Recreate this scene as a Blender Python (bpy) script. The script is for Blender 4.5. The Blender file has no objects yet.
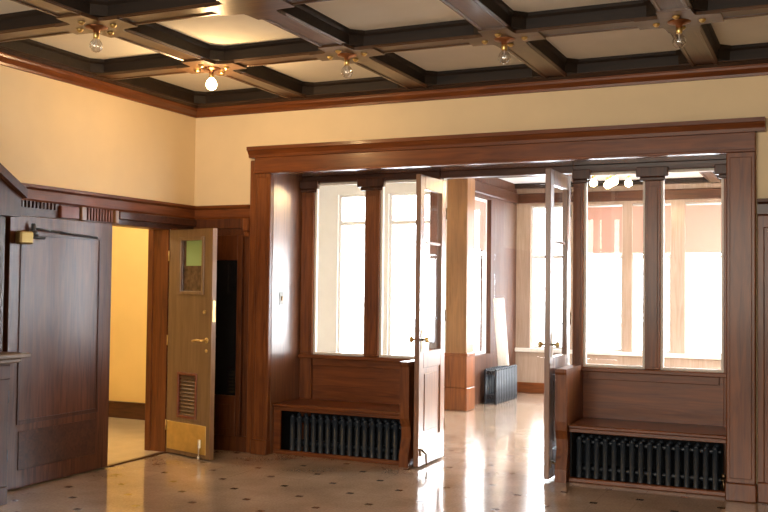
import bpy, math, random
from mathutils import Vector, Matrix
random.seed(4)
scene = bpy.context.scene
COL = scene.collection

# ------------------------------------------------------------------ camera
F_PX, YAW, PITCH, ROLL = 969.04, 0.43231, 0.031337, 0.011731
CAM = Vector((5.387, -7.4407, 1.5))
fwd = Vector((-math.sin(YAW)*math.cos(PITCH), math.cos(YAW)*math.cos(PITCH), math.sin(PITCH)))
rgt = Vector((math.cos(YAW), math.sin(YAW), 0))
upv = rgt.cross(fwd)
r2 = rgt*math.cos(ROLL) + upv*math.sin(ROLL)
u2 = -rgt*math.sin(ROLL) + upv*math.cos(ROLL)
cd = bpy.data.cameras.new('camera')
cd.sensor_width = 36.0
cd.lens = F_PX/768*36
cd.clip_end = 200
cam = bpy.data.objects.new('camera', cd)
COL.objects.link(cam)
cam.matrix_world = Matrix(((r2.x, u2.x, -fwd.x, CAM.x), (r2.y, u2.y, -fwd.y, CAM.y), (r2.z, u2.z, -fwd.z, CAM.z), (0, 0, 0, 1)))
scene.camera = cam

# ------------------------------------------------------------------ world, exposure, large lights
world = bpy.data.worlds.new('world')
scene.world = world
world.use_nodes = True
bg = world.node_tree.nodes['Background']
bg.inputs[0].default_value = (0.88, 0.945, 1.0, 1)
bg.inputs[1].default_value = 25.0
scene.view_settings.view_transform = 'Standard'
scene.view_settings.look = 'None'
scene.view_settings.gamma = 1
scene.view_settings.exposure = 0.0
scene.view_settings.use_curve_mapping = False

def area(name, loc, target, sx, sy, power, color, portal=False):
    l = bpy.data.lights.new(name, 'AREA')
    l.shape = 'RECTANGLE'
    l.size, l.size_y, l.energy, l.color = sx, sy, power, color
    o = bpy.data.objects.new(name, l)
    COL.objects.link(o)
    o.location = loc
    o.rotation_euler = (Vector(target)-Vector(loc)).to_track_quat('-Z', 'Y').to_euler()
    if portal:
        l.cycles.is_portal = True
    return o
def point(name, loc, power, color, r=0.04):
    l = bpy.data.lights.new(name, 'POINT')
    l.energy, l.color, l.shadow_soft_size = power, color, r
    o = bpy.data.objects.new(name, l)
    COL.objects.link(o)
    o.location = loc
    return o
# fill lamp added behind the camera to brighten the hall; no windows built there
area('hall_fill_light', (3.2, -9.3, 1.9), (3.2, 0, 1.7), 4.5, 1.9, 270, (1.0, 0.92, 0.80))
# day light entering the sun room and the side corridor lamp
area('sunroom_portal', (3.35, 6.0, 1.6), (3.35, 0, 1.6), 4.3, 2.2, 1, (1, 1, 1), portal=True)
area('sunroom_side_portal', (0.3, 3.62, 1.6), (0.3, 0, 1.6), 2.2, 2.2, 1, (1, 1, 1), portal=True)
area('sunroom_right_portal', (5.55, 3.5, 1.6), (0, 3.5, 1.6), 4.2, 2.2, 1, (1, 1, 1), portal=True)
point('corridor_lamp_light', (-1.3, -0.5, 2.5), 75, (1.0, 0.84, 0.58), 0.12)

# ------------------------------------------------------------------ materials
def nodes(name):
    m = bpy.data.materials.new(name)
    m.use_nodes = True
    nt = m.node_tree
    return m, nt, nt.nodes['Principled BSDF']
def mat(name, col, rough=0.5, metal=0.0, noise=0.0, nscale=8.0, coat=0.0, spec=0.5, bump=0.0):
    m, nt, b = nodes(name)
    b.inputs['Base Color'].default_value = (*col, 1)
    b.inputs['Roughness'].default_value = rough
    b.inputs['Metallic'].default_value = metal
    b.inputs['Coat Weight'].default_value = coat
    b.inputs['Coat Roughness'].default_value = 0.12
    b.inputs['Specular IOR Level'].default_value = spec
    if noise or bump:
        tc = nt.nodes.new('ShaderNodeTexCoord')
        n = nt.nodes.new('ShaderNodeTexNoise')
        n.inputs['Scale'].default_value = nscale
        n.inputs['Detail'].default_value = 5
        nt.links.new(tc.outputs['Object'], n.inputs['Vector'])
        if noise:
            r = nt.nodes.new('ShaderNodeValToRGB')
            r.color_ramp.elements[0].position = 0.3
            r.color_ramp.elements[1].position = 0.7
            r.color_ramp.elements[0].color = (*[c*(1-noise) for c in col], 1)
            r.color_ramp.elements[1].color = (*[min(1, c*(1+noise)) for c in col], 1)
            nt.links.new(n.outputs['Fac'], r.inputs['Fac'])
            nt.links.new(r.outputs['Color'], b.inputs['Base Color'])
        if bump:
            bp = nt.nodes.new('ShaderNodeBump')
            bp.inputs['Strength'].default_value = bump
            bp.inputs['Distance'].default_value = 0.01
            nt.links.new(n.outputs['Fac'], bp.inputs['Height'])
            nt.links.new(bp.outputs['Normal'], b.inputs['Normal'])
    return m
def wood(name, dark, light, axis='Z', rough=0.36, coat=0.12, coat_rough=0.15, scale=1.0, spec=0.35):
    m, nt, b = nodes(name)
    tc = nt.nodes.new('ShaderNodeTexCoord')
    mp = nt.nodes.new('ShaderNodeMapping')
    s = {'X': (1.2, 16, 16), 'Y': (16, 1.2, 16), 'Z': (16, 16, 1.2)}[axis]
    mp.inputs['Scale'].default_value = [v*scale for v in s]
    n = nt.nodes.new('ShaderNodeTexNoise')
    n.inputs['Scale'].default_value = 1.6
    n.inputs['Detail'].default_value = 8
    n.inputs['Distortion'].default_value = 1.2
    n2 = nt.nodes.new('ShaderNodeTexNoise')
    n2.inputs['Scale'].default_value = 1.1
    n2.inputs['Detail'].default_value = 3
    r = nt.nodes.new('ShaderNodeValToRGB')
    r.color_ramp.elements[0].position = 0.32
    r.color_ramp.elements[1].position = 0.68
    r.color_ramp.elements[0].color = (*dark, 1)
    r.color_ramp.elements[1].color = (*light, 1)
    mx = nt.nodes.new('ShaderNodeMix')
    mx.inputs[0].default_value = 0.3
    nt.links.new(tc.outputs['Object'], mp.inputs['Vector'])
    nt.links.new(mp.outputs['Vector'], n.inputs['Vector'])
    nt.links.new(tc.outputs['Object'], n2.inputs['Vector'])
    nt.links.new(n.outputs['Fac'], mx.inputs[2])
    nt.links.new(n2.outputs['Fac'], mx.inputs[3])
    nt.links.new(mx.outputs[0], r.inputs['Fac'])
    nt.links.new(r.outputs['Color'], b.inputs['Base Color'])
    b.inputs['Roughness'].default_value = rough
    b.inputs['Coat Weight'].default_value = coat
    b.inputs['Coat Roughness'].default_value = coat_rough
    b.inputs['Specular IOR Level'].default_value = spec
    bp = nt.nodes.new('ShaderNodeBump')
    bp.inputs['Strength'].default_value = 0.08
    bp.inputs['Distance'].default_value = 0.004
    nt.links.new(n.outputs['Fac'], bp.inputs['Height'])
    nt.links.new(bp.outputs['Normal'], b.inputs['Normal'])
    return m
def glass(name, tint=(1, 1, 1), k=1.0):
    m = bpy.data.materials.new(name)
    m.use_nodes = True
    nt = m.node_tree
    nt.nodes.remove(nt.nodes['Principled BSDF'])
    out = nt.nodes['Material Output']
    t = nt.nodes.new('ShaderNodeBsdfTransparent')
    t.inputs[0].default_value = (*tint, 1)
    g = nt.nodes.new('ShaderNodeBsdfGlossy')
    g.inputs['Roughness'].default_value = 0.02
    lw = nt.nodes.new('ShaderNodeLayerWeight')
    lw.inputs['Blend'].default_value = 0.5
    pw = nt.nodes.new('ShaderNodeMath'); pw.operation = 'POWER'; pw.inputs[1].default_value = 5.0
    nt.links.new(lw.outputs['Facing'], pw.inputs[0])
    fr = nt.nodes.new('ShaderNodeMath'); fr.operation = 'MULTIPLY_ADD'; fr.inputs[1].default_value = 0.5*k; fr.inputs[2].default_value = 0.04*k
    nt.links.new(pw.outputs[0], fr.inputs[0])
    mx = nt.nodes.new('ShaderNodeMixShader')
    nt.links.new(fr.outputs[0], mx.inputs[0])
    nt.links.new(t.outputs[0], mx.inputs[1])
    nt.links.new(g.outputs[0], mx.inputs[2])
    nt.links.new(mx.outputs[0], out.inputs['Surface'])
    return m
def emit(name, col, s):
    m, nt, b = nodes(name)
    b.inputs['Base Color'].default_value = (*col, 1)
    b.inputs['Emission Color'].default_value = (*col, 1)
    b.inputs['Emission Strength'].default_value = s
    return m

PLASTER = mat('yellow_plaster', (0.81, 0.655, 0.42), 0.85, noise=0.03, nscale=3, bump=0.05)
CEIL = mat('cream_ceiling_plaster', (0.82, 0.79, 0.70), 0.9, noise=0.03, nscale=4)
SUNPL = mat('cream_sunroom_plaster', (0.78, 0.77, 0.75), 0.9, noise=0.02)
CORR = mat('corridor_yellow_paint', (0.85, 0.63, 0.26), 0.8, noise=0.03, nscale=3)
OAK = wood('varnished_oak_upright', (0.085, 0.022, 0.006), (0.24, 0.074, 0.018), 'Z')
OAKX = wood('varnished_oak_level', (0.085, 0.022, 0.006), (0.225, 0.066, 0.016), 'X')
OAKY = wood('varnished_oak_lengthwise', (0.085, 0.022, 0.006), (0.225, 0.066, 0.016), 'Y')
SHINY = wood('high_gloss_oak', (0.12, 0.040, 0.012), (0.26, 0.10, 0.035), 'Z', rough=0.30, coat=1.0, coat_rough=0.2, spec=1.0)
SHINYX = wood('high_gloss_oak_soffit', (0.12, 0.040, 0.012), (0.26, 0.10, 0.035), 'X', rough=0.16, coat=1.0, coat_rough=0.06, spec=0.9)
MIDW = wood('mid_red_oak', (0.05, 0.014, 0.005), (0.14, 0.044, 0.014), 'Z')  # wainscot oak, a tone between the varnished and the dark brown
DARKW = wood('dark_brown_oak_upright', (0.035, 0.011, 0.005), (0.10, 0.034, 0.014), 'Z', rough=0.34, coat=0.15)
DARKX = wood('dark_brown_oak_level', (0.035, 0.011, 0.005), (0.10, 0.034, 0.014), 'X', rough=0.34, coat=0.15)
BEAMX = wood('ceiling_beam_oak_level', (0.040, 0.018, 0.008), (0.115, 0.056, 0.025), 'X', rough=0.32, coat=0.5, coat_rough=0.2)
BEAMY = wood('ceiling_beam_oak_lengthwise', (0.040, 0.018, 0.008), (0.115, 0.056, 0.025), 'Y', rough=0.32, coat=0.5, coat_rough=0.2)
WBEAM = wood('dark_brown_wall_beam', (0.02, 0.010, 0.006), (0.07, 0.034, 0.018), 'X', rough=0.45, coat=0.2)
COFFER = wood('coffer_dark_oak', (0.008, 0.005, 0.003), (0.022, 0.012, 0.007), 'X', rough=0.6, coat=0.0)  # coffer mouldings, near black, much darker than the beam oak
TAN = wood('tan_oak_door', (0.13, 0.070, 0.030), (0.22, 0.125, 0.058), 'Z', rough=0.38, coat=0.25)
TANEDGE = wood('pale_door_edge', (0.24, 0.13, 0.06), (0.36, 0.21, 0.11), 'Z', rough=0.4)
PALEW = wood('pale_washed_board', (0.70, 0.64, 0.56), (0.85, 0.80, 0.73), 'Z', rough=0.5, coat=0.1)
LITEOAK = wood('honey_oak', (0.15, 0.065, 0.022), (0.27, 0.13, 0.05), 'Z', rough=0.35, coat=0.4)
GLAREOAK = wood('glare_paled_oak', (0.30, 0.21, 0.15), (0.44, 0.33, 0.26), 'Z', rough=0.4, coat=0.3)  # oak with the window glare and overexposure put into a paler colour
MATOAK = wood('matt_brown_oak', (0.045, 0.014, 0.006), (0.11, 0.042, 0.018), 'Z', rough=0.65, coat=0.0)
BRASS = mat('brass', (0.72, 0.52, 0.20), 0.3, 1.0)
OLDBRASS = mat('dull_old_brass', (0.34, 0.24, 0.09), 0.5, 0.8)
BRONZE = mat('aged_bronze', (0.20, 0.13, 0.07), 0.4, 1.0)
COPPER = mat('copper_plate', (0.34, 0.15, 0.07), 0.32, 1.0)
STEEL = mat('steel', (0.6, 0.6, 0.6), 0.3, 1.0)
IRON = mat('black_cast_iron', (0.030, 0.038, 0.05), 0.4, 0.0, noise=0.2, nscale=30, spec=0.6)
NICHE = mat('black_recess', (0.012, 0.012, 0.014), 0.8)  # flat black for the back and sides of the radiator niches
KICK = mat('worn_brass_kick_plate', (0.60, 0.44, 0.16), 0.38, 0.85, noise=0.12, nscale=12)
GLASS = glass('clear_window_glass')
BULBG = glass('clear_bulb_glass', (0.92, 0.92, 0.92), 5.0)
DARKGL = mat('dark_room_glass', (0.006, 0.007, 0.009), 0.08, 0.0, spec=0.7)  # opaque black in place of an unlit room seen through the glass
AMBER = mat('brown_door_glass', (0.09, 0.05, 0.03), 0.2, noise=0.4, nscale=25)
GREENP = mat('pale_green_paper', (0.27, 0.37, 0.12), 0.8)
RED = wood('red_brown_trim', (0.13, 0.03, 0.012), (0.22, 0.06, 0.025), 'Z')
LIT = emit('lit_filament_bulb', (1.0, 0.72, 0.36), 60)
SWITCH = mat('grey_switch_plate', (0.2, 0.19, 0.17), 0.4, 0.6)
ENAMEL = mat('off_white_paint', (0.75, 0.74, 0.72), 0.5)
MARBLEF = mat('cream_corridor_floor', (0.66, 0.56, 0.42), 0.18, noise=0.08, nscale=4, coat=0.5)
GROUND = mat('pale_paving', (0.55, 0.56, 0.58), 0.9, noise=0.08, nscale=1)
MARBLE = mat('brown_ledge', (0.20, 0.14, 0.10), 0.4, noise=0.1, nscale=9)

def blind_mat():
    m = bpy.data.materials.new('salmon_blind_cloth')
    m.use_nodes = True
    nt = m.node_tree
    nt.nodes.remove(nt.nodes['Principled BSDF'])
    d = nt.nodes.new('ShaderNodeBsdfDiffuse'); d.inputs[0].default_value = (0.60, 0.36, 0.30, 1)
    t = nt.nodes.new('ShaderNodeBsdfTranslucent'); t.inputs[0].default_value = (0.42, 0.25, 0.20, 1)
    mx = nt.nodes.new('ShaderNodeMixShader'); mx.inputs[0].default_value = 0.10
    nt.links.new(d.outputs[0], mx.inputs[1]); nt.links.new(t.outputs[0], mx.inputs[2])
    nt.links.new(mx.outputs[0], nt.nodes['Material Output'].inputs['Surface'])
    return m
BLIND = blind_mat()

def floor_mat():
    m, nt, b = nodes('terrazzo_with_brown_diamonds')
    N, L = nt.nodes.new, nt.links.new
    tc = N('ShaderNodeTexCoord')
    sep = N('ShaderNodeSeparateXYZ'); L(tc.outputs['Object'], sep.inputs[0])
    def m1(op, a, b_=None):
        n = N('ShaderNodeMath'); n.operation = op
        for i, v in enumerate((a, b_)):
            if v is None: continue
            if isinstance(v, (int, float)): n.inputs[i].default_value = v
            else: L(v, n.inputs[i])
        return n.outputs[0]
    a = m1('DIVIDE', m1('ADD', sep.outputs[0], 27.5-0.02), 0.275)
    c = m1('DIVIDE', m1('ADD', sep.outputs[1], 25.8+0.084), 0.258)
    def near(t):       # distance to the nearest whole number
        return m1('SUBTRACT', 0.5, m1('ABSOLUTE', m1('SUBTRACT', m1('FRACT', t), 0.5)))
    u = near(m1('MULTIPLY', m1('ADD', a, c), 0.5))
    v_ = near(m1('ADD', m1('MULTIPLY', m1('SUBTRACT', a, c), 0.5), 200))
    mask = m1('LESS_THAN', m1('ADD', u, v_), 0.095)
    seam = m1('LESS_THAN', m1('MINIMUM', near(a), near(c)), 0.005)
    n = N('ShaderNodeTexNoise'); n.inputs['Scale'].default_value = 2.2; n.inputs['Detail'].default_value = 6
    L(tc.outputs['Object'], n.inputs['Vector'])
    v = N('ShaderNodeTexNoise'); v.inputs['Scale'].default_value = 60; v.inputs['Detail'].default_value = 3
    L(tc.outputs['Object'], v.inputs['Vector'])
    mx0 = N('ShaderNodeMix'); mx0.inputs[0].default_value = 0.4
    L(n.outputs['Fac'], mx0.inputs[2]); L(v.outputs['Fac'], mx0.inputs[3])
    r = N('ShaderNodeValToRGB')
    r.color_ramp.elements[0].position = 0.3; r.color_ramp.elements[1].position = 0.72
    r.color_ramp.elements[0].color = (0.32, 0.215, 0.145, 1); r.color_ramp.elements[1].color = (0.62, 0.47, 0.35, 1)
    L(mx0.outputs[0], r.inputs['Fac'])
    mx1 = N('ShaderNodeMix'); mx1.data_type = 'RGBA'
    L(seam, mx1.inputs[0]); L(r.outputs['Color'], mx1.inputs[6]); mx1.inputs[7].default_value = (0.36, 0.27, 0.19, 1)
    mx2 = N('ShaderNodeMix'); mx2.data_type = 'RGBA'
    L(mask, mx2.inputs[0]); L(mx1.outputs[2], mx2.inputs[6]); mx2.inputs[7].default_value = (0.12, 0.06, 0.035, 1)
    L(mx2.outputs[2], b.inputs['Base Color'])
    b.inputs['Roughness'].default_value = 0.16
    b.inputs['Coat Weight'].default_value = 0.5
    b.inputs['Coat Roughness'].default_value = 0.05
    bp = N('ShaderNodeBump'); bp.inputs['Strength'].default_value = 0.12; bp.inputs['Distance'].default_value = 0.01
    n3 = N('ShaderNodeTexNoise'); n3.inputs['Scale'].default_value = 5
    L(tc.outputs['Object'], n3.inputs['Vector'])
    L(n3.outputs['Fac'], bp.inputs['Height']); L(bp.outputs['Normal'], b.inputs['Normal'])
    return m
FLOOR = floor_mat()

# ------------------------------------------------------------------ mesh helpers
class MB:
    def __init__(s): s.v = []; s.f = []; s.sm = []
    def add(s, vs, fs, smooth=False):
        n = len(s.v); s.v += [tuple(v) for v in vs]
        for f in fs: s.f.append([i+n for i in f]); s.sm.append(smooth)
        return s
    def box(s, x0, x1, y0, y1, z0, z1, c=0.0):
        if x0 > x1: x0, x1 = x1, x0
        if y0 > y1: y0, y1 = y1, y0
        if z0 > z1: z0, z1 = z1, z0
        if c <= 0:
            v = [(x, y, z) for x in (x0, x1) for y in (y0, y1) for z in (z0, z1)]
            return s.add(v, [(0,1,3,2), (4,6,7,5), (0,4,5,1), (2,3,7,6), (0,2,6,4), (1,5,7,3)])
        c = min(c, (x1-x0)/2.1, (y1-y0)/2.1, (z1-z0)/2.1)
        v = []; ix = {}
        for i, x in enumerate((x0, x1)):
            for j, y in enumerate((y0, y1)):
                for k, z in enumerate((z0, z1)):
                    dx, dy, dz = (c if i == 0 else -c), (c if j == 0 else -c), (c if k == 0 else -c)
                    ix[i,j,k,0] = len(v); v.append((x, y+dy, z+dz))
                    ix[i,j,k,1] = len(v); v.append((x+dx, y, z+dz))
                    ix[i,j,k,2] = len(v); v.append((x+dx, y+dy, z))
        F = []
        for i in (0, 1): F.append([ix[i,0,0,0], ix[i,1,0,0], ix[i,1,1,0], ix[i,0,1,0]])
        for j in (0, 1): F.append([ix[0,j,0,1], ix[1,j,0,1], ix[1,j,1,1], ix[0,j,1,1]])
        for k in (0, 1): F.append([ix[0,0,k,2], ix[1,0,k,2], ix[1,1,k,2], ix[0,1,k,2]])
        for i in (0, 1):
            for j in (0, 1): F.append([ix[i,j,0,0], ix[i,j,1,0], ix[i,j,1,1], ix[i,j,0,1]])
            for k in (0, 1): F.append([ix[i,0,k,0], ix[i,1,k,0], ix[i,1,k,2], ix[i,0,k,2]])
        for j in (0, 1):
            for k in (0, 1): F.append([ix[0,j,k,1], ix[1,j,k,1], ix[1,j,k,2], ix[0,j,k,2]])
        for i in (0, 1):
            for j in (0, 1):
                for k in (0, 1): F.append([ix[i,j,k,0], ix[i,j,k,1], ix[i,j,k,2]])
        return s.add(v, F)
    def prism(s, pts, axis, a, b):
        # pts in the two other axes (in x,y,z order), extruded along axis
        def P(u, w, t):
            return {'X': (t, u, w), 'Y': (u, t, w), 'Z': (u, w, t)}[axis]
        n = len(pts)
        v = [P(u, w, a) for u, w in pts] + [P(u, w, b) for u, w in pts]
        f = [list(range(n)), list(range(2*n-1, n-1, -1))] + [[i, (i+1) % n, (i+1) % n+n, i+n] for i in range(n)]
        return s.add(v, f)
    def tube(s, p0, p1, r0, r1=None, n=12, cap=True):
        r1 = r0 if r1 is None else r1
        p0, p1 = Vector(p0), Vector(p1); d = (p1-p0).normalized()
        a = d.orthogonal().normalized(); b = d.cross(a)
        v = [p0+(a*math.cos(t)+b*math.sin(t))*r0 for t in [2*math.pi*i/n for i in range(n)]]
        v += [p1+(a*math.cos(t)+b*math.sin(t))*r1 for t in [2*math.pi*i/n for i in range(n)]]
        s.add(v, [[i, (i+1) % n, (i+1) % n+n, i+n] for i in range(n)], True)
        if cap: s.add(v, [list(range(n))[::-1], list(range(n, 2*n))])
        return s
    def path(s, pts, r, n=10):
        for a, b in zip(pts, pts[1:]): s.tube(a, b, r, r, n)
        for p in pts[1:-1]: s.lathe(p, [(-r, 0.0001), (-r*.7, r*.7), (0, r), (r*.7, r*.7), (r, 0.0001)], n=n)
        return s
    def lathe(s, c, prof, n=20, axis='Z'):
        v = []
        for (h, r) in prof:
            for i in range(n):
                t = 2*math.pi*i/n; a, b = r*math.cos(t), r*math.sin(t)
                o = {'Z': (a, b, h), 'X': (h, a, b), 'Y': (a, h, b)}[axis]
                v.append((c[0]+o[0], c[1]+o[1], c[2]+o[2]))
        f = []
        for k in range(len(prof)-1):
            for i in range(n):
                j = (i+1) % n
                f.append([k*n+i, k*n+j, (k+1)*n+j, (k+1)*n+i])
        s.add(v, f, True)
        return s.add(v, [list(range(n))[::-1], list(range((len(prof)-1)*n, len(prof)*n))])
    def build(s, name, m, parent=None, bevel=0.0, kind=None):
        me = bpy.data.meshes.new(name)
        me.from_pydata(s.v, [], s.f)
        me.polygons.foreach_set('use_smooth', s.sm)
        me.validate(); me.update()
        import bmesh
        bm = bmesh.new(); bm.from_mesh(me)
        bmesh.ops.remove_doubles(bm, verts=bm.verts, dist=1e-6)
        bmesh.ops.recalc_face_normals(bm, faces=bm.faces)
        bm.to_mesh(me); bm.free()
        me.materials.append(m)
        o = bpy.data.objects.new(name, me); COL.objects.link(o)
        if parent: o.parent = parent
        if kind: o['kind'] = kind
        return o
def tag(o, label=None, cat=None, group=None, kind=None):
    if label: o['label'] = label
    if cat: o['category'] = cat
    if group: o['group'] = group
    if kind: o['kind'] = kind
    return o
def empty(name, loc, label, cat, rz=0, group=None, kind=None):
    o = bpy.data.objects.new(name, None); COL.objects.link(o)
    o.location = loc; o.rotation_euler = (0, 0, rz); o.empty_display_size = 0.05
    return tag(o, label, cat, group, kind)
def copy_tree(o, parent=None):
    c = o.copy(); COL.objects.link(c)
    if parent: c.parent = parent
    for ch in list(o.children): copy_tree(ch, c)
    return c
def S(o, label, cat): return tag(o, label, cat, kind='structure')

# ------------------------------------------------------------------ setting: shell
BU, PZ = 3.15, 3.26           # underside of the beams, underside of the coffer plaster
S(MB().box(-3.2, 8.6, -9.6, 6.4, -0.1, 0).build('floor', FLOOR), 'polished beige terrazzo floor with small brown diamond insets', 'floor')
S(MB().box(-60, 60, -60, 60, -1.0, -0.9).build('ground', GROUND), 'pale paved ground outside the sun room windows', 'ground')
w = MB().box(-0.15, 0, -9.6, -1.16, 0, 3.4).box(-0.15, 0, -1.16, -0.36, 2.0, 3.4).box(-0.15, 0, -0.36, 1.3, 0, 3.4)
S(w.build('wall_left', PLASTER), 'yellow plaster wall on the left above dark wainscot', 'wall')
OX0, OX1, OZ = 0.84, 4.72, 2.54
w = MB().box(0, OX0, 0, 0.62, 0, 3.4).box(OX1, 8.6, 0, 0.62, 0, 3.4).box(OX0, OX1, 0, 0.62, OZ, 3.4)
S(w.build('wall_back', PLASTER), 'yellow plaster wall around the wide cased opening', 'wall')
S(MB().box(8.45, 8.6, -9.6, 0, 0, 3.4).build('wall_right', PLASTER), 'yellow plaster wall to the right of the camera', 'wall')
S(MB().box(0, 8.45, -9.6, -9.45, 0, 3.4).build('wall_front', PLASTER), 'yellow plaster wall behind the camera', 'wall')

# corridor beyond the left door
S(MB().box(-3.2, -0.15, 1.2, 1.3, 0, 3.0).box(-3.2, -3.1, -3, 1.2, 0, 3.0).box(-3.1, -0.15, -3, -2.9, 0, 3.0).build('wall_corridor', CORR), 'golden yellow corridor wall seen through the left doorway', 'wall')
S(MB().box(-3.2, -0.15, -3, 1.3, 3.0, 3.1).build('ceiling_corridor', CEIL), 'plain plaster ceiling of the side corridor', 'ceiling')
S(MB().box(-3.1, -0.15, 1.165, 1.2, 0, 0.17, 0.006).box(-3.1, -0.15, 1.15, 1.2, 0.17, 0.185, 0.004).build('baseboard_corridor', DARKX), 'dark brown baseboard along the yellow corridor wall', 'baseboard')

S(MB().box(-3.1, -0.02, -2.9, 1.15, 0.0, 0.006).build('floor_corridor', MARBLEF), 'pale cream corridor floor beyond the left doorway', 'floor')
S(MB().box(-0.02, 0.03, -1.155, -0.38, 0.0, 0.009, 0.003).build('trim_30', DARKW), 'dark threshold strip in the left doorway', 'threshold')
# coffered ceiling of the hall
def coffered(xs, ys, bu, pz, bw, name, label, mats, half=0.10, ch=0.075):
    root = MB().box(xs[0], xs[-1], ys[0], ys[-1], pz, pz+0.1).build(name, mats[0])
    S(root, label, 'ceiling')
    xi, yi = xs[1:-1], ys[1:-1]
    def beam_y(x):
        b = MB().box(x-bw/2, x+bw/2, ys[0], ys[-1], bu, pz, 0.006)
        for sx in (-1, 1): b.box(x+sx*(bw/2-0.022)-0.012, x+sx*(bw/2-0.022)+0.012, ys[0], ys[-1], bu-0.008, bu+0.01, 0.004)
        return b.build('beam', mats[2], root)
    def beam_x(x0, x1, y):
        b = MB().box(x0, x1, y-bw/2, y+bw/2, bu, pz, 0.006)
        for sx in (-1, 1): b.box(x0, x1, y+sx*(bw/2-0.022)-0.012, y+sx*(bw/2-0.022)+0.012, bu-0.008, bu+0.01, 0.004)
        return b.build('beam', mats[1], root)
    for x in xi: beam_y(x)
    edges = [xs[0]+half-0.0] + list(xi) + [xs[-1]-half]
    for y in yi:
        for k in range(len(edges)-1):
            x0 = edges[k] + (bw/2 if k else 0); x1 = edges[k+1] - (bw/2 if k < len(edges)-2 else 0)
            beam_x(x0, x1, y)
    # half beams along the walls
    MB().box(xs[0], xs[0]+half, ys[0], ys[-1], bu, pz, 0.004).build('wall_beam', mats[4], root)
    MB().box(xs[-1]-half, xs[-1], ys[0], ys[-1], bu, pz, 0.004).build('wall_beam', mats[4], root)
    MB().box(xs[0]+half, xs[-1]-half, ys[-1]-half, ys[-1], bu, pz, 0.004).build('wall_beam', mats[4], root)
    MB().box(xs[0]+half, xs[-1]-half, ys[0], ys[0]+half, bu, pz, 0.004).build('wall_beam', mats[4], root)
    # stepped, corner-cut moulding round each coffer
    for i in range(len(xs)-1):
        for j in range(len(ys)-1):
            x0 = xs[i]+(half if i == 0 else bw/2); x1 = xs[i+1]-(half if i == len(xs)-2 else bw/2)
            y0 = ys[j]+(half if j == 0 else bw/2); y1 = ys[j+1]-(half if j == len(ys)-2 else bw/2)
            def ring(ins, c):
                a0, a1, b0, b1 = x0+ins, x1-ins, y0+ins, y1-ins
                return [(a0+c, b0), (a1-c, b0), (a1, b0+c), (a1, b1-c), (a1-c, b1), (a0+c, b1), (a0, b1-c), (a0, b0+c)]
            lv = [(ring(-0.002, 0.0), bu+0.008), (ring(0.003, ch), bu+0.008), (ring(0.005, ch), pz-0.035), (ring(0.02, ch), pz-0.02), (ring(0.022, ch), pz+0.01)]
            v = []; f = []
            for pts, z in lv: v += [(px, py, z) for px, py in pts]
            for k in range(len(lv)-1):
                for q in range(8):
                    r = (q+1) % 8; f.append([k*8+q, k*8+r, (k+1)*8+r, (k+1)*8+q])
            MB().add(v, f).build('coffer_moulding', mats[3], root)
    return root
XS = [0, 1.13, 2.28, 3.44, 4.55, 5.70, 6.85, 8.45]
YS = [-9.45, -8.0, -6.7, -5.4, -3.92, -2.64, -1.37, 0]
ceil = coffered(XS, YS, BU, PZ, 0.20, 'ceiling', 'coffered ceiling of dark oak beams around cream plaster panels', (CEIL, BEAMX, BEAMY, COFFER, WBEAM))
# flared plates at the crossings
for x in XS[1:-1]:
    for y in YS[3:-1]:
        pts = []
        for k in range(4):
            a = k*math.pi/2
            for (r, t) in ((0.27, -0.37), (0.27, 0.37), (0.18, 0.62), (0.16, math.pi/4), (0.18, math.pi/2-0.62)):
                pts.append((x+r*math.cos(a+t), y+r*math.sin(a+t)))
        MB().prism(pts, 'Z', BU-0.016, BU+0.004).build('crossing_plate', BEAMX, ceil)

# crown moulding
def crown(a, b, axis, sign, name, label, wall=0.0):
    prof = [(0, 3.05), (0.014, 3.052), (0.018, 3.07), (0.036, 3.085), (0.052, 3.10), (0.056, 3.115), (0.06, 3.118), (0.06, 3.126), (0, 3.126)]
    dk = [(wall+sign*d, z) for d, z in ((0, 3.126), (0.05, 3.126), (0.07, 3.15), (0, 3.15))]
    p = [(wall+sign*d, z) for d, z in prof]
    o = MB().prism(p, axis, a, b).build(name, OAKX if axis == 'X' else OAKY)
    MB().prism(dk, axis, a, b).build('dark_cove', WBEAM, o)
    return S(o, label, 'moulding')
crown(-9.45, 0, 'Y', 1, 'trim_1', 'reddish oak crown moulding along the left wall')
crown(0, 8.45, 'X', -1, 'trim_2', 'reddish oak crown moulding above the wide opening')

# rail along the left wall and the left end of the back wall
def rail_prof(wall, s): return [(wall+s*d, z) for d, z in ((0, 2.10), (0.02, 2.10), (0.028, 2.115), (0.028, 2.185), (0.05, 2.20), (0.055, 2.222), (0, 2.222))]
S(MB().prism(rail_prof(0, 1), 'Y', -9.45, 0).build('trim_3', OAKY), 'reddish oak plate rail along the left wall', 'rail')
S(MB().prism(rail_prof(0, -1), 'X', 0.0, 0.63).build('trim_4', OAKX), 'reddish oak plate rail between corner and opening', 'rail')
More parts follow.
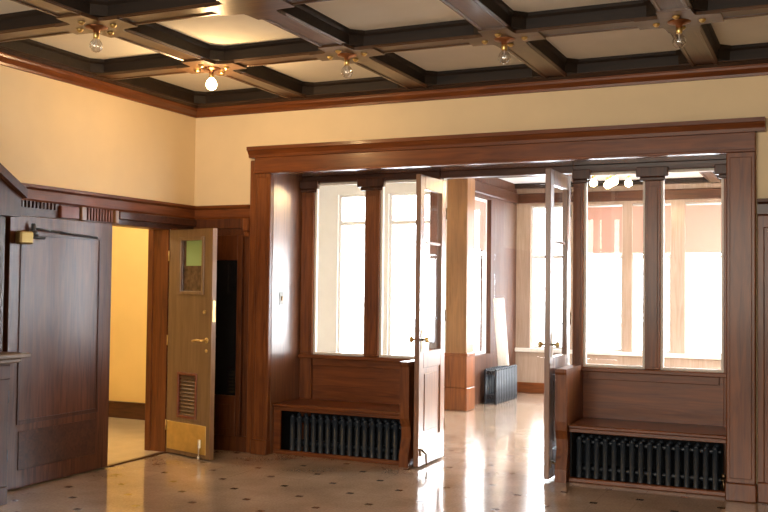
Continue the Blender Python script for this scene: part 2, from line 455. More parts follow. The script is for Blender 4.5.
# frieze strip below the left rail
fr = MB().box(0, 0.015, -9.45, 0, 1.99, 2.10)
fr = fr.build('trim_5', DARKX); S(fr, 'dark frieze board with small dentils under the left rail', 'trim')
d = MB()
y = -2.15
while y < -1.80: d.box(0.0, 0.04, y, y+0.018, 2.05, 2.098); y += 0.037
d.build('dentil_row', DARKW, fr)
d = MB()
y = -1.48
while y < -1.16: d.box(0.0, 0.03, y, y+0.015, 2.0, 2.098); y += 0.034
d.build('dentil_row', OAK, fr)
MB().box(0.0, 0.05, -1.54, -1.49, 1.99, 2.10, 0.006).build('bracket', LITEOAK, fr)
MB().box(0.0, 0.05, -1.15, -1.10, 1.99, 2.10, 0.006).build('bracket', LITEOAK, fr)
MB().box(0.0, 0.045, -1.76, -1.56, 1.995, 2.09, 0.006).build('block', RED, fr)
MB().box(0.0, 0.05, -1.09, -0.02, 2.03, 2.098, 0.006).build('lintel_board', DARKX, fr)

# wainscot panelling on the left wall to the left of the big dark door, and at the corner
def panelled(name, label, axis, wall, s, a, b, z0, z1, n, m, base=0.14):
    root = (MB().box(min(wall, wall+s*0.012), max(wall, wall+s*0.012), a, b, z0, z1) if axis == 'Y' else MB().box(a, b, min(wall, wall+s*0.012), max(wall, wall+s*0.012), z0, z1)).build(name, m)
    S(root, label, 'panelling')
    def bx(p, q, za, zb, t=0.03, nm='stile'):
        mb = MB()
        if axis == 'Y': mb.box(wall, wall+s*t, p, q, za, zb, 0.005)
        else: mb.box(p, q, wall, wall+s*t, za, zb, 0.005)
        return mb.build(nm, m, root)
    wdt = (b-a)/n
    for k in range(n+1):
        c = a+k*wdt
        bx(max(a, c-0.045), min(b, c+0.045), z0+base, z1, 0.028)
    bx(a, b, z0, z0+base, 0.036, 'base_board')
    bx(a, b, z1-0.09, z1, 0.0285, 'rail')
    return root
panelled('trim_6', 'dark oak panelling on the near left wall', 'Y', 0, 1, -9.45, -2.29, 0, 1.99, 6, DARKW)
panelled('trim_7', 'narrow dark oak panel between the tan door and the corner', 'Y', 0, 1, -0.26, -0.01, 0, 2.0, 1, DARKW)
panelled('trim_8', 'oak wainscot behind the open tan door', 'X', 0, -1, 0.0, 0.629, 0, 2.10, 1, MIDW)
MB().box(0.58, 0.64, -0.075, -0.028, 1.98, 2.10, 0.01).box(0.585, 0.635, -0.06, -0.028, 1.93, 1.98, 0.01).build('bracket', OAK, bpy.data.objects['trim_8'])
# narrow glazed door in that wainscot, pane coloured for the dark room behind
dg = empty('door_1', (0.37, -0.03, 0), 'narrow oak door, its glass coloured black for the dark room behind, beside the wide opening', 'door', kind='structure')
def L(mb, name, m, par, off): # build with coordinates relative to the parent's origin
    mb.v = [(x-off[0], y-off[1], z-off[2]) for x, y, z in mb.v]
    return mb.build(name, m, par)
o_ = (0.37, -0.03, 0)
fm = MB().box(0.17, 0.225, -0.05, -0.028, 0.14, 1.95, 0.005).box(0.515, 0.57, -0.05, -0.028, 0.14, 1.95, 0.005).box(0.225, 0.515, -0.05, -0.028, 1.72, 1.95, 0.005).box(0.225, 0.515, -0.05, -0.028, 0.14, 0.5, 0.005)
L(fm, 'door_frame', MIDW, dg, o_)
L(MB().box(0.225, 0.515, -0.038, -0.030, 0.5, 1.72), 'glass', DARKGL, dg, o_)
L(MB().box(0.26, 0.48, -0.056, -0.05, 0.2, 0.42, 0.005), 'lower_panel', MIDW, dg, o_)
L(MB().lathe((0.245, -0.05, 1.02), [(-0.05, 0.012), (-0.03, 0.02), (-0.01, 0.012), (0.0, 0.016)], axis='Y', n=14), 'knob', BRASS, dg, o_)

# casing of the left doorway
dj = MB().box(-0.16, 0.0, -0.378, -0.355, 0, 2.0, 0.003).box(-0.16, 0.0, -1.175, -1.155, 0, 2.0, 0.003).box(-0.16, 0, -1.175, -0.355, 1.985, 2.005, 0.003)
dj.box(0.0, 0.022, -0.355, -0.27, 0, 2.0, 0.004).box(-0.22, -0.16, -0.385, -0.27, 0, 2.05, 0.004).box(-0.19, -0.16, -1.26, -1.15, 0, 2.05, 0.004)
S(dj.build('trim_9', OAK), 'oak casing around the lit doorway in the left wall', 'casing')

# ------------------------------------------------------------------ wide cased opening
cas = MB()
for a, b in ((0.71, 0.86), (4.70, 4.90)):
    cas.box(a, b, -0.06, 0.0, 0, 2.5, 0.008)
    cas.box(a+0.025, b-0.025, -0.068, -0.06, 0.16, 2.46, 0.004)
    cas.box(a-0.006, b+0.006, -0.085, 0.0, 0, 0.13, 0.008)
cas.box(0.63, 0.71, -0.035, 0.0, 0, 2.62, 0.006)
o = cas.build('trim_10', OAK); S(o, 'tall oak door casing posts framing the wide opening', 'casing')
hd = MB().box(0.69, 4.90, -0.065, 0.0, 2.5, 2.64, 0.006)
hd.prism([(0, 2.64), (-0.07, 2.64), (-0.075, 2.665), (-0.10, 2.70), (-0.11, 2.705), (-0.11, 2.735), (0, 2.735)], 'X', 0.635, 4.965)
hd.box(0.69, 4.90, -0.078, 0.0, 2.495, 2.515, 0.004)
S(hd.build('trim_11', OAKX), 'long oak header with projecting cap over the wide opening', 'header')
jl = MB().box(OX0, 0.86, -0.0, 0.62, 0, 2.52, 0.002)
jl = jl.build('trim_12', SHINY); S(jl, 'glossy oak jamb lining on the left of the opening', 'jamb')
MB().box(0.86, 0.864, 0.12, 0.20, 1.32, 1.44, 0.001).build('switch_plate', SWITCH, jl)
MB().box(0.864, 0.872, 0.15, 0.17, 1.36, 1.40, 0.001).build('switch_toggle', BRONZE, jl)
S(MB().box(4.70, OX1, 0.0, 0.62, 0, 2.52, 0.002).build('trim_13', SHINY), 'oak jamb lining on the right of the opening', 'jamb')
S(MB().box(OX0, OX1, 0.0, 0.62, 2.52, 2.54).build('trim_14', SHINYX), 'glossy oak soffit under the header', 'soffit')

# right stretch of wall: rail, wainscot, base
S(MB().prism([(-d, z-0.065) for d, z in ((0, 2.10), (0.02, 2.10), (0.028, 2.115), (0.028, 2.185), (0.07, 2.20), (0.075, 2.222), (0, 2.222))], 'X', 4.91, 8.45).build('trim_15', DARKX), 'dark plate rail to the right of the opening', 'rail')
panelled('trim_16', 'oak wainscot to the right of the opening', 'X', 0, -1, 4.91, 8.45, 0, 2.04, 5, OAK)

# ------------------------------------------------------------------ glazed screens with window, panel and radiator niche
def screen(name, label, posts, panes, x0, x1):
    root = empty(name, ((x0+x1)/2, 0.55, 0), label, 'window', kind='structure')
    off = ((x0+x1)/2, 0.55, 0)
    ZS, ZT = 0.86, 2.46
    for (a, b, main) in posts:
        zb = 0.0 if not (x0+0.2 < a < x1-0.2) else ZS
        L(MB().box(a, b, 0.50, 0.60, zb, ZT, 0.005).box(a+0.02, b-0.02, 0.492, 0.50, ZS+0.02, 2.33, 0.003), 'post', OAK, root, off)
        if main:
            c = MB().box(max(x0+.001, a-0.065), min(x1-.001, b+0.065), 0.45, 0.50, 2.40, ZT+0.02, 0.006).box(max(x0+.002, a-0.04), min(x1-.002, b+0.04), 0.47, 0.50, 2.37, 2.40, 0.006)
            L(c, 'capital', DARKW, root, off)
    L(MB().box(x0, x1, 0.49, 0.61, ZT, 2.52, 0.004), 'head_rail', DARKX, root, off)
    for (a, b) in panes:
        m = MB()
        t = 0.022
        m.box(a, a+t, 0.53, 0.57, ZS, ZT, 0.003).box(b-t, b, 0.53, 0.57, ZS, ZT, 0.003).box(a+t, b-t, 0.53, 0.57, ZS, ZS+t, 0.003).box(a+t, b-t, 0.53, 0.57, ZT-t, ZT, 0.003)
        s = L(m, 'sash', PALEW, root, off)
        L(MB().box(a+t, b-t, 0.548, 0.552, ZS+t, ZT-t), 'pane', GLASS, s, (0, 0, 0))
    L(MB().box(x0, x1, 0.465, 0.62, ZS-0.035, ZS, 0.006), 'sill', OAKX, root, off)
    L(MB().box(x0, x1, 0.53, 0.56, 0.0, ZS-0.035).box(x0+0.13, x1-0.1, 0.512, 0.53, ZS-0.10, ZS-0.036, 0.004), 'panel', OAKX, root, off)
    return root
screen('window_1', 'oak framed interior window screen left of the open doors', [(0.862, 0.99, True), (1.53, 1.67, True), (2.17, 2.26, False)], [(0.99, 1.53), (1.67, 2.17)], 0.862, 2.26)
screen('window_2', 'oak framed interior window screen right of the open doors', [(3.445, 3.53, True), (4.03, 4.15, True), (4.63, 4.698, True)], [(3.53, 4.03), (4.15, 4.63)], 3.445, 4.698)
S(MB().box(2.262, 3.443, 0.50, 0.61, 2.46, 2.52, 0.004).build('trim_17', DARKX), 'dark oak head rail above the central doorway', 'lintel')

# radiator seats in the niches
def seat_cover(label, x0, x1, cheek_side):
    root = empty('radiator_cover', ((x0+x1)/2, 0.28, 0), label, 'radiator cover')
    off = ((x0+x1)/2, 0.28, 0)
    n = 16
    low = [(x0+(x1-x0)*i/n, 0.405-0.012*math.sin(math.pi*i/n)*0 + 0.0) for i in range(n+1)]
    L(MB().box(x0, x1, 0.03, 0.528, 0.415, 0.445, 0.008), 'shelf', OAKX, root, off)
    ap = MB().box(x0, x1, 0.05, 0.072, 0.385, 0.415, 0.003)
    if cheek_side > 0: ap.box(x0, x0+0.07, 0.05, 0.072, 0.035, 0.385, 0.003)
    L(ap, 'apron', OAKX, root, off)
    L(MB().box(x0, x1, 0.045, 0.09, 0.0, 0.035, 0.006), 'base_strip', OAKX, root, off)
    return root
seat_cover('oak radiator seat with arched apron, left of the open doors', 0.864, 2.118, 1)
seat_cover('oak radiator seat with arched apron, right of the open doors', 3.532, 4.697, -1)
def cheek(label, a, b, s):
    # scrolled end board: profile in Y,Z
    pts = [(0.528, 0.0), (-0.02, 0.0), (-0.02, 0.10), (0.0, 0.16), (0.028, 0.24), (0.02, 0.33), (-0.012, 0.40), (-0.02, 0.47), (-0.02, 0.83), (-0.03, 0.85), (-0.03, 0.875), (0.463, 0.875), (0.463, 0.83), (0.528, 0.82)]
    root = tag(MB().prism(pts, 'X', a, b).build('partition_board', OAK), label, 'partition')
    root['category'] = 'end board'
    return root
cheek('oak scrolled end board between left radiator seat and door', 2.12, 2.205, 1)
cheek('oak scrolled end board between right radiator seat and door', 3.44, 3.53, -1)

def radiator(label, x0, x1, y, z0, z1, n, depth=0.16, along='X'):
    c = ((x0+x1)/2, y, z0)
    root = empty('radiator', c if along == 'X' else c, label, 'radiator')
    Wd = x1-x0; p = Wd/n
    r = p*0.30
    mb = MB()
    for k in (-1, 1):
        yy = k*(depth/2-r)
        mb.tube((0, yy, 0.05), (0, yy, z1-z0-r*1.5), r, n=10)
        mb.lathe((0, yy, z1-z0-r*1.5), [(0, r), (r*0.6, r*0.85), (r*1.1, r*0.45), (r*1.3, 0.001)], n=10)
        mb.tube((0, yy, 0.0), (0, yy, 0.05), r*1.3, r, n=10)
    mb.box(-r*0.7, r*0.7, -depth/2+r, depth/2-r, 0.06, 0.12, 0.004).box(-r*0.7, r*0.7, -depth/2+r, depth/2-r, z1-z0-0.08, z1-z0-0.03, 0.004)
    mb.tube((-p/2, 0, 0.09), (p/2, 0, 0.09), 0.018, n=8, cap=False).tube((-p/2, 0, z1-z0-0.055), (p/2, 0, z1-z0-0.055), 0.018, n=8, cap=False)
    first = mb.build('radiator_section', IRON, root)
    first.location = (-Wd/2+p/2, 0, 0)
    for k in range(1, n):
        q = first.copy(); COL.objects.link(q); q.parent = root; q.location = (-Wd/2+p*(k+0.5), 0, 0)
    v = MB().tube((Wd/2, 0, 0.09), (Wd/2+0.03, 0, 0.09), 0.012, n=8).tube((Wd/2+0.02, 0, 0.0), (Wd/2+0.02, 0, 0.1), 0.011, n=8).lathe((Wd/2+0.02, 0, 0.1), [(0, 0.014), (0.02, 0.02), (0.035, 0.016), (0.04, 0.002)], n=10)
    v.build('valve', BRONZE, root)
    return root
radiator('black cast iron radiator in the niche left of the open doors', 0.97, 2.05, 0.20, 0.0, 0.352, 15)
radiator('black cast iron radiator in the niche right of the open doors', 3.56, 4.64, 0.20, 0.0, 0.352, 16)
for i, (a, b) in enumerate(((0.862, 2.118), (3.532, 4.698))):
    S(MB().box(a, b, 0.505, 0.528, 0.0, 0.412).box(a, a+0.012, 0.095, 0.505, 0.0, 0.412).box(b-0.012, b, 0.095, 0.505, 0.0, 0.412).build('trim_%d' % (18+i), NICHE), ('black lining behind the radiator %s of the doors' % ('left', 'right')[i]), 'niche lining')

# ------------------------------------------------------------------ central doors, both swung into the hall
def leaf(name, label, x, y, width, ang, handed):
    # built along -Y from the hinge; thickness in X
    root = empty(name, (x, y, 0), label, 'door', rz=ang, kind='structure')
    T = 0.022; Wd = width; z0, z1 = 0.015, 2.44
    st = 0.10
    m = MB().box(-T, T, -st, 0, z0, z1, 0.004).box(-T, T, -Wd, -Wd+st, z0, z1, 0.004)
    m.box(-T, T, -Wd+st, -st, z1-0.12, z1, 0.004).box(-T, T, -Wd+st, -st, z0, 0.24, 0.004).box(-T, T, -Wd+st, -st, 0.82, 0.96, 0.004)
    m.build('door_frame', SHINY, root)
    MB().box(-0.008, 0.008, -Wd+st, -st, 0.24, 0.82).box(-0.014, 0.014, -Wd+st+0.05, -st-0.05, 0.29, 0.77, 0.004).build('lower_panel', SHINY, root)
    g = MB().box(-0.012, 0.012, -Wd+st, -st, 1.86, 1.885, 0.003)
    g.build('glazing_bar', SHINY, root)
    MB().box(-0.003, 0.003, -Wd+st, -st, 0.96, z1-0.12).build('pane', GLASS, root)
    for zz in (0.3, 1.25, 2.15):
        MB().tube((T, 0.006, zz-0.05), (T, 0.006, zz+0.05), 0.008, n=8).build('hinge', BRONZE, root)
    for s in (-1, 1):
        MB().box(s*T, s*(T+0.004), -Wd+0.03, -Wd+0.07, 0.96, 1.14, 0.001).build('escutcheon', BRONZE, root)
        MB().lathe((s*T, -Wd+0.05, 1.06), [(0, 0.01), (s*0.03, 0.01), (s*0.038, 0.024), (s*0.055, 0.026), (s*0.065, 0.012), (s*0.066, 0.001)], axis='X', n=14).build('knob', BRASS, root)
    # kick-down holder near the free edge
    hd = MB().box(T, T+0.01, -Wd+0.03, -Wd+0.07, 0.10, 0.16, 0.002)
    hd.path([(T+0.012, -Wd+0.05, 0.15), (T+0.05, -Wd+0.05, 0.12), (T+0.06, -Wd+0.04, 0.03)], 0.008, 8)
    hd.build('door_holder', BRONZE, root)
    return root
leaf('door_2', 'left leaf of the glazed double door, standing open and pale with glare', 2.268, 0.575, 0.60, math.radians(0.5), 1)
leaf('door_3', 'right leaf of the glazed double door, standing open and dark', 3.385, 0.575, 0.60, math.radians(-1.0), -1)

# ------------------------------------------------------------------ left wall doors
dd = empty('door_4', (0.0, -2.27, 0), 'wide glossy dark brown door on the left wall', 'door', kind='structure')
# local: y from 0 (left) to 1.1
m = MB().box(0.002, 0.05, 0.0, 1.09, 0.012, 1.985, 0.004)
m.build('slab', wood('gloss_dark_door', (0.040, 0.012, 0.005), (0.17, 0.058, 0.024), 'Z', rough=0.30, coat=0.12, coat_rough=0.15), dd)
m = MB()
m.box(0.05, 0.058, 0.12, 0.93, 0.47, 0.50, 0.002).box(0.05, 0.058, 0.12, 0.93, 1.84, 1.86, 0.002).box(0.05, 0.058, 0.10, 0.12, 0.47, 1.86, 0.002).box(0.05, 0.058, 0.93, 0.95, 0.47, 1.86, 0.002)
m.build('panel_moulding', DARKW, dd)
MB().box(0.05, 0.056, 0.12, 0.93, 0.14, 0.42, 0.003).build('kick_panel', DARKX, dd)
cl = MB().box(0.05, 0.115, 0.04, 0.17, 1.775, 1.87, 0.012).build('door_closer', OLDBRASS, dd)
MB().tube((0.085, 0.19, 1.84), (0.085, 0.19, 1.93), 0.016, n=10).lathe((0.085, 0.19, 1.86), [(-0.02, 0.03), (0.0, 0.035), (0.02, 0.03)], n=12).path([(0.085, 0.14, 1.83), (0.085, 0.30, 1.83)], 0.012, 8).path([(0.085, 0.19, 1.895), (0.085, 0.45, 1.88), (0.075, 0.88, 1.86)], 0.009, 8).build('closer_arm', IRON, cl)

# tan door with louvre, glass and brass kick plate
HX, HY = 0.028, -0.335
ang = math.atan2(-0.515-HY, 0.62-HX)
td = empty('door_5', (HX, HY, 0), 'open tan door with small window, louvre vent and brass kick plate', 'door', rz=ang, kind='structure')
# local x along the leaf, y = thickness, -y faces the camera
TW = 0.615
def lb(*a): return MB().box(*a)
wx0, wx1, wz0, wz1 = 0.16, 0.49, 1.42, 1.90
vx0, vx1, vz0, vz1 = 0.16, 0.42, 0.34, 0.72
m = MB()
m.box(0, wx0, -0.045, 0, 0.012, 1.98).box(wx1, TW-0.004, -0.045, 0, 0.012, 1.98).box(wx0, wx1, -0.045, 0, wz1, 1.98).box(wx0, wx1, -0.045, 0, vz1, wz0)
m.box(wx0, vx0, -0.045, 0, vz0, vz1).box(vx1, wx1, -0.045, 0, vz0, vz1).box(wx0, wx1, -0.045, 0, 0.012, vz0)
m.build('slab', TAN, td)
lb(TW-0.004, TW, -0.045, 0, 0.012, 1.98).build('edge_strip', TANEDGE, td)
fr_ = lb(wx0-0.012, wx0+0.02, -0.054, -0.03, wz0-0.012, wz1+0.012, 0.003).box(wx1-0.02, wx1+0.012, -0.054, -0.03, wz0-0.012, wz1+0.012, 0.003).box(wx0+0.02, wx1-0.02, -0.054, -0.03, wz1-0.02, wz1+0.012, 0.003).box(wx0+0.02, wx1-0.02, -0.054, -0.03, wz0-0.012, wz0+0.02, 0.003).build('window_frame', TAN, td)
lb(wx0+0.02, wx1-0.02, -0.026, -0.02, wz0+0.02, wz1-0.02).build('pane', AMBER, fr_)
lb(wx0+0.07, wx1-0.02, -0.031, -0.0265, 1.66, wz1-0.02).build('paper_sheet', GREENP, fr_)
vf = lb(vx0-0.01, vx0+0.015, -0.053, -0.02, vz0-0.01, vz1+0.01, 0.003).box(vx1-0.015, vx1+0.01, -0.053, -0.02, vz0-0.01, vz1+0.01, 0.003).box(vx0+0.015, vx1-0.015, -0.053, -0.02, vz1-0.015, vz1+0.01, 0.003).box(vx0+0.015, vx1-0.015, -0.053, -0.02, vz0-0.01, vz0+0.015, 0.003).build('vent_frame', RED, td)
lo = MB()
z = vz0+0.02
while z < vz1-0.03:
    lo.prism([(-0.040, z), (-0.036, z-0.004), (-0.012, z+0.022), (-0.016, z+0.026)], 'X', vx0+0.015, vx1-0.015); z += 0.032
lo.build('louvre', TAN, vf)
kp = lb(0.015, TW-0.05, -0.049, -0.0455, 0.045, 0.29, 0.001).build('kick_plate', KICK, td)
h = MB().lathe((TW-0.062, -0.045, 1.02), [(0, 0.024), (-0.006, 0.024), (-0.01, 0.012)], axis='Y', n=14).lathe((TW-0.062, -0.045, 0.93), [(0, 0.014), (-0.006, 0.014), (-0.009, 0.006)], axis='Y', n=14).tube((TW-0.062, -0.05, 1.02), (TW-0.062, -0.10, 1.02), 0.010, n=10).path([(TW-0.062, -0.10, 1.02), (TW-0.13, -0.105, 1.022), (TW-0.19, -0.10, 1.012)], 0.010, 10)
h.build('lever_handle', BRASS, td)
MB().lathe((TW-0.09, -0.045, 1.26), [(0, 0.018), (-0.012, 0.016), (-0.02, 0.008), (-0.021, 0.001)], axis='Y', n=12).build('lock_cylinder', BRASS, td)
lb(TW, TW+0.003, -0.036, -0.009, 1.18, 1.36).build('latch_plate', BRASS, td)
for zz in (0.25, 1.0, 1.75):
    MB().tube((-0.002, -0.048, zz-0.045), (-0.002, -0.048, zz+0.045), 0.007, n=8).build('hinge', BRASS, td)
MB().tube((TW-0.13, -0.058, 0.03), (TW-0.13, -0.058, 0.16), 0.006, n=8).box(TW-0.145, TW-0.115, -0.06, -0.046, 0.10, 0.17, 0.002).lathe((TW-0.13, -0.058, 0.002), [(0, 0.013), (0.02, 0.013), (0.03, 0.007)], n=12).build('door_stop', STEEL, td)

# ------------------------------------------------------------------ built-in mantel at far left
mt = empty('mantelpiece', (0.2, -2.72, 0), 'dark oak mantelpiece with sloping pediment at the left edge', 'mantelpiece')
off = (0.2, -2.6, 0)
L(MB().box(0.04, 0.22, -3.5, -2.37, 1.016, 1.95), 'over_panel', DARKW, mt, off)
# raking pediment falling to the right
pts = [(-2.315, 1.95), (-2.315, 2.12), (-3.05, 2.55), (-3.79, 2.12), (-3.79, 1.95)]
L(MB().prism(pts, 'X', 0.04, 0.32), 'pediment', DARKW, mt, off)
pts = [(-2.30, 2.08), (-2.30, 2.14), (-3.05, 2.60), (-3.80, 2.14), (-3.80, 2.08), (-3.05, 2.53)]
L(MB().prism(pts, 'X', 0.04, 0.36), 'raking_cornice', DARKX, mt, off)
L(MB().box(0.04, 0.40, -3.78, -2.27, 0.985, 1.015, 0.006).box(0.04, 0.36, -3.75, -2.31, 0.95, 0.985, 0.01), 'ledge', MARBLE, mt, off)
L(MB().box(0.04, 0.30, -3.6, -2.38, 0.0, 0.95, 0.004), 'lower_body', DARKW, mt, off)
L(MB().box(0.30, 0.325, -2.50, -2.39, 0.12, 0.88, 0.006).box(0.30, 0.33, -2.51, -2.385, 0.0, 0.12, 0.006).box(0.30, 0.33, -2.51, -2.385, 0.84, 0.94, 0.006), 'pilaster', DARKW, mt, off)
for z in (0.32, 0.72):
    L(MB().tube((0.305, -2.385+0.004, z-0.04), (0.305, -2.385+0.004, z+0.04), 0.008, n=8), 'hinge', IRON, mt, off)

# ------------------------------------------------------------------ sun room
SU, SP = 2.93, 3.0
w = MB()
WIN = [(1.46, 1.96), (2.18, 2.77), (2.90, 3.42), (3.60, 4.28), (4.42, 5.2)]
Z0, Z1 = 0.64, 2.68
prev = 1.10
for a, b in WIN:
    w.box(prev, a, 6.1, 6.25, 0, 3.1); w.box(a, b, 6.1, 6.25, 0, Z0); w.box(a, b, 6.1, 6.25, Z1, 3.1); prev = b
w.box(prev, 5.7, 6.1, 6.25, 0, 3.1)
S(w.build('wall_sunroom_far', GLAREOAK), 'honey oak panelled far wall of the sun room', 'wall')
w = MB()
WR = [(1.0, 2.15), (2.4, 3.55), (3.8, 4.6), (4.8, 5.8)]
prev = 0.62
for a, b in WR:
    w.box(5.6, 5.7, prev, a, 0, 3.1); w.box(5.6, 5.7, a, b, 0, 0.5); w.box(5.6, 5.7, a, b, 2.75, 3.1); prev = b
w.box(5.6, 5.7, prev, 6.1, 0, 3.1)
S(w.build('wall_sunroom_right', SUNPL), 'cream plaster right wall of the sun room', 'wall')
# left side: first bay wall with windows at Y=3.7, then the pier and the return wall
w = MB()
WL = [(-0.42, 0.14), (0.30, 0.98)]
prev = -1.3
for a, b in WL:
    w.box(prev, a, 3.7, 3.85, 0, 3.1); w.box(a, b, 3.7, 3.85, 0, 0.55); w.box(a, b, 3.7, 3.85, Z1, 3.1); prev = b
w.box(prev, 1.10, 3.7, 3.85, 0, 3.1)
w.box(-1.3, -1.2, 1.3, 3.7, 0, 3.1)
S(w.build('wall_sunroom_left', SUNPL), 'pale wall with tall windows in the left bay of the sun room', 'wall')
pier = MB().box(1.10, 1.37, 3.68, 3.95, 0, 3.1, 0.006)
pier = S(pier.build('trim_20', LITEOAK), 'honey oak pier in the sun room seen through the doorway', 'pier')
MB().box(1.085, 1.385, 3.665, 3.965, 0, 0.28, 0.01).box(1.09, 1.38, 3.67, 3.96, 0.28, 0.66, 0.004).box(1.08, 1.39, 3.66, 3.97, 0.66, 0.70, 0.008).build('pier_base', OAK, pier)
# return wall with a window
w = MB().box(1.10, 1.25, 3.95, 4.25, 0, 3.1).box(1.10, 1.25, 4.25, 4.95, 0, 0.62).box(1.10, 1.25, 4.25, 4.95, Z1, 3.1).box(1.10, 1.25, 4.95, 6.1, 0, 3.1)
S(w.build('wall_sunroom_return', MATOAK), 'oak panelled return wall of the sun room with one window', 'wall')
n = 3
def swin(a, b, y, axis, z0, z1, bar, label):
    global n
    m = MB(); t = 0.03
    def bx(p, q, r, s_):
        if axis == 'X': m.box(p, q, y+0.04, y+0.09, r, s_, 0.003)
        else: m.box(y-0.11, y-0.06, p, q, r, s_, 0.003)
    bx(a, a+t, z0, z1); bx(b-t, b, z0, z1); bx(a+t, b-t, z0, z0+t); bx(a+t, b-t, z1-t, z1); bx(a+t, b-t, bar-0.025, bar+0.025)
    o = m.build('window_%d' % n, ENAMEL); S(o, label, 'window')
    g = MB()
    if axis == 'X': g.box(a+t, b-t, y+0.063, y+0.067, z0+t, z1-t)
    else: g.box(y-0.087, y-0.083, a+t, b-t, z0+t, z1-t)
    g.build('pane', GLASS, o)
    n += 1
lab = ['tall narrow window at the left end of the sun room', 'sun room window behind the right door leaf', 'sun room window in the middle of the far wall', 'wide sun room window seen through the rightmost pane', 'sun room window hidden behind the right casing']
for (a, b), l in zip(WIN, lab): swin(a, b, 6.1, 'X', Z0, Z1, 1.95, l)
for (a, b), l in zip(WL, ['bright window seen through the left screen, left pane', 'bright window seen through the left screen, right pane']): swin(a, b, 3.7, 'X', 0.55, Z1, 2.31, l)
swin(4.25, 4.95, 1.25, 'Y', 0.62, Z1, 1.95, 'window above the sun room radiator')
for (a, b), l in zip(WR, ('nearest', 'second', 'third', 'farthest')): swin(a, b, 5.75, 'Y', 0.5, 2.75, 1.95, l+' tall window along the right side wall of the sun room')
# roller blinds
for (a, b), l in list(zip(WIN[1:], ['salmon roller blind half down, first from the left', 'salmon roller blind half down, second from the left', 'salmon roller blind half down, third from the left', 'salmon roller blind half down, behind the right casing'])):
    r = tag(MB().box(a+0.005, b-0.005, 6.104, 6.108, 2.0, Z1-0.035).build('roller_blind', BLIND), l, 'blind', 'salmon roller blinds in the sun room')
    MB().tube((a+0.01, 6.115, Z1-0.02), (b-0.01, 6.115, Z1-0.02), 0.014, n=10).build('roller', ENAMEL, r)
    MB().box(a+0.005, b-0.005, 6.100, 6.112, 1.985, 2.005, 0.002).build('bottom_bar', ENAMEL, r)
r = tag(MB().box(1.16, 1.164, 4.255, 4.945, 2.0, Z1-0.035).build('roller_blind', BLIND), 'salmon roller blind half down above the sun room radiator', 'blind', 'salmon roller blinds in the sun room')
# sun room trims
MB_ = MB()
S(MB().box(1.10, 5.6, 6.06, 6.10, 2.72, 2.86, 0.008).build('trim_21', DARKX), 'dark oak cornice over the far sun room windows', 'cornice')
S(MB().box(1.25, 1.29, 3.95, 6.06, 2.72, 2.86, 0.008).build('trim_22', DARKX), 'dark oak cornice on the sun room return wall', 'cornice')
S(MB().box(1.25, 5.6, 6.05, 6.10, 0.585, 0.64, 0.006).build('trim_23', PALEW), 'pale sill board under the far sun room windows', 'sill')
S(MB().box(1.25, 5.6, 6.08, 6.10, 0, 0.15, 0.004).build('baseboard_sunroom', OAKX), 'oak baseboard along the far sun room wall', 'baseboard')
coffered([-1.2, 0.6, 2.3, 4.0, 5.6], [0.62, 2.6, 4.5, 6.1], SU, SP, 0.15, 'ceiling_sunroom', 'coffered sun room ceiling with dark beams and cream panels', (SUNPL, BEAMX, BEAMY, COFFER, WBEAM))

rd = radiator('dark radiator on the sun room return wall under the leaning board', -0.46, 0.46, 0, 0, 0.46, 13, 0.18)
rd.location = (1.40, 4.96, 0); rd.rotation_euler = (0, 0, math.radians(90))

# leaning board on that radiator
lbd = MB().box(-0.075, 0.075, -0.012, 0.012, 0, 0.90, 0.004).box(-0.06, 0.06, -0.018, -0.012, 0.03, 0.87, 0.003)
lbd = tag(lbd.build('leaning_board', PALEW), 'pale narrow board leaning above the sun room radiator', 'board')
lbd.location = (1.42, 5.0, 0.462); lbd.rotation_euler = (0, math.radians(-5), 0)

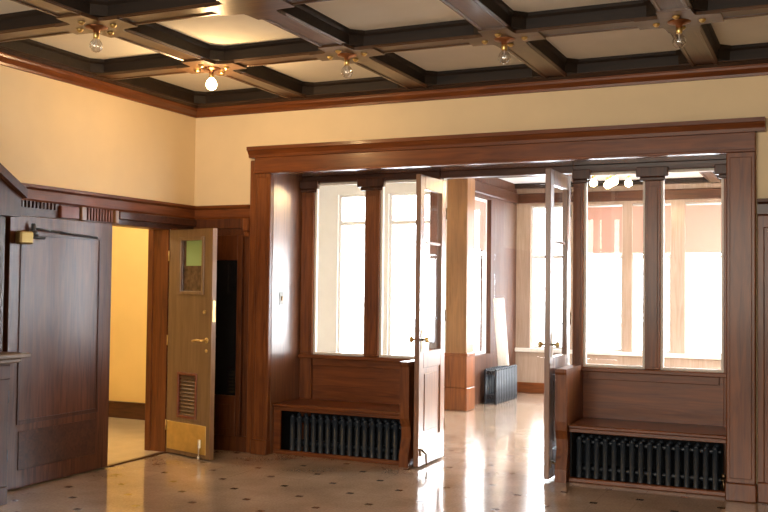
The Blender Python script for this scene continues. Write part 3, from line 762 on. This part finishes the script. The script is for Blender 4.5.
# ------------------------------------------------------------------ ceiling fixtures
def fixture(x, y, bu, label, lit, drop=0.0, group='exposed bulb fixtures on the ceiling crossings', power=30, extra=0):
    z = bu-0.016
    root = empty('ceiling_light', (x, y, z), label, 'ceiling light', group=group)
    MB().lathe((0, 0, 0), [(0.0, 0.07), (-0.006, 0.068), (-0.010, 0.040), (-0.014, 0.038), (-0.018, 0.022), (-0.036, 0.019), (-0.04, 0.014)], n=24).build('canopy', COPPER, root)
    for k in range(4):
        a = math.pi/4+k*math.pi/2
        cx, cy = 0.135*math.cos(a+math.pi/4), 0.135*math.sin(a+math.pi/4)
        MB().lathe((cx, cy, 0), [(0, 0.022), (-0.008, 0.02), (-0.018, 0.010), (-0.02, 0.001)], n=12).build('stud', BRASS, root)
    arms = [(0, 0)] if not extra else [(0, 0)] + [(0.2*math.cos(t), 0.2*math.sin(t)) for t in [2*math.pi*i/extra+0.4 for i in range(extra)]]
    for (ax, ay) in arms:
        if (ax, ay) != (0, 0):
            MB().path([(0, 0, -0.045), (ax*0.6, ay*0.6, -0.075), (ax, ay, -0.05)], 0.007, 8).build('arm', BRASS, root)
        zz = -0.035-drop
        so = MB().lathe((ax, ay, zz), [(0.0, 0.016), (-0.012, 0.02), (-0.035, 0.018), (-0.04, 0.014)], n=14).build('socket', BRASS, root)
        prof = [(-0.030, 0.013), (-0.042, 0.018), (-0.06, 0.033), (-0.082, 0.041), (-0.105, 0.038), (-0.122, 0.022), (-0.129, 0.001)]
        b = MB().lathe((ax, ay, zz), prof, n=16).build('bulb', LIT if lit else BULBG, root)
        if not lit:
            MB().tube((ax, ay, zz-0.04), (ax, ay, zz-0.075), 0.004, n=6).path([(ax-0.012, ay, zz-0.075), (ax, ay, zz-0.09), (ax+0.012, ay, zz-0.075)], 0.0012, 5).build('filament', ENAMEL, b)
    if lit:
        pl = point('ceiling_lamp_light', (x, y, z-0.24), power, (1.0, 0.62, 0.28), 0.05)
    return root
names = {(1, -1.37): ('glowing bare bulb fixture near the far left ceiling corner', True),
         (2, -1.37): ('unlit clear bulb fixture on the next beam crossing right of the lit bulb', False),
         (3, -1.37): ('unlit clear bulb fixture at the second crossing right of the lit bulb', False),
         (4, -1.37): ('unlit clear bulb fixture furthest right on the ceiling', False),
         (1, -2.64): ('unlit clear bulb fixture nearest the left wall, in front of the lit bulb', False)}
for (i, yy), (l, lit) in names.items():
    fixture(XS[i], yy, BU, l, lit)
fixture(3.1, 3.7, SU, 'glowing cluster of bulbs on the sun room ceiling', True, group=None, power=25, extra=4, drop=0.08)
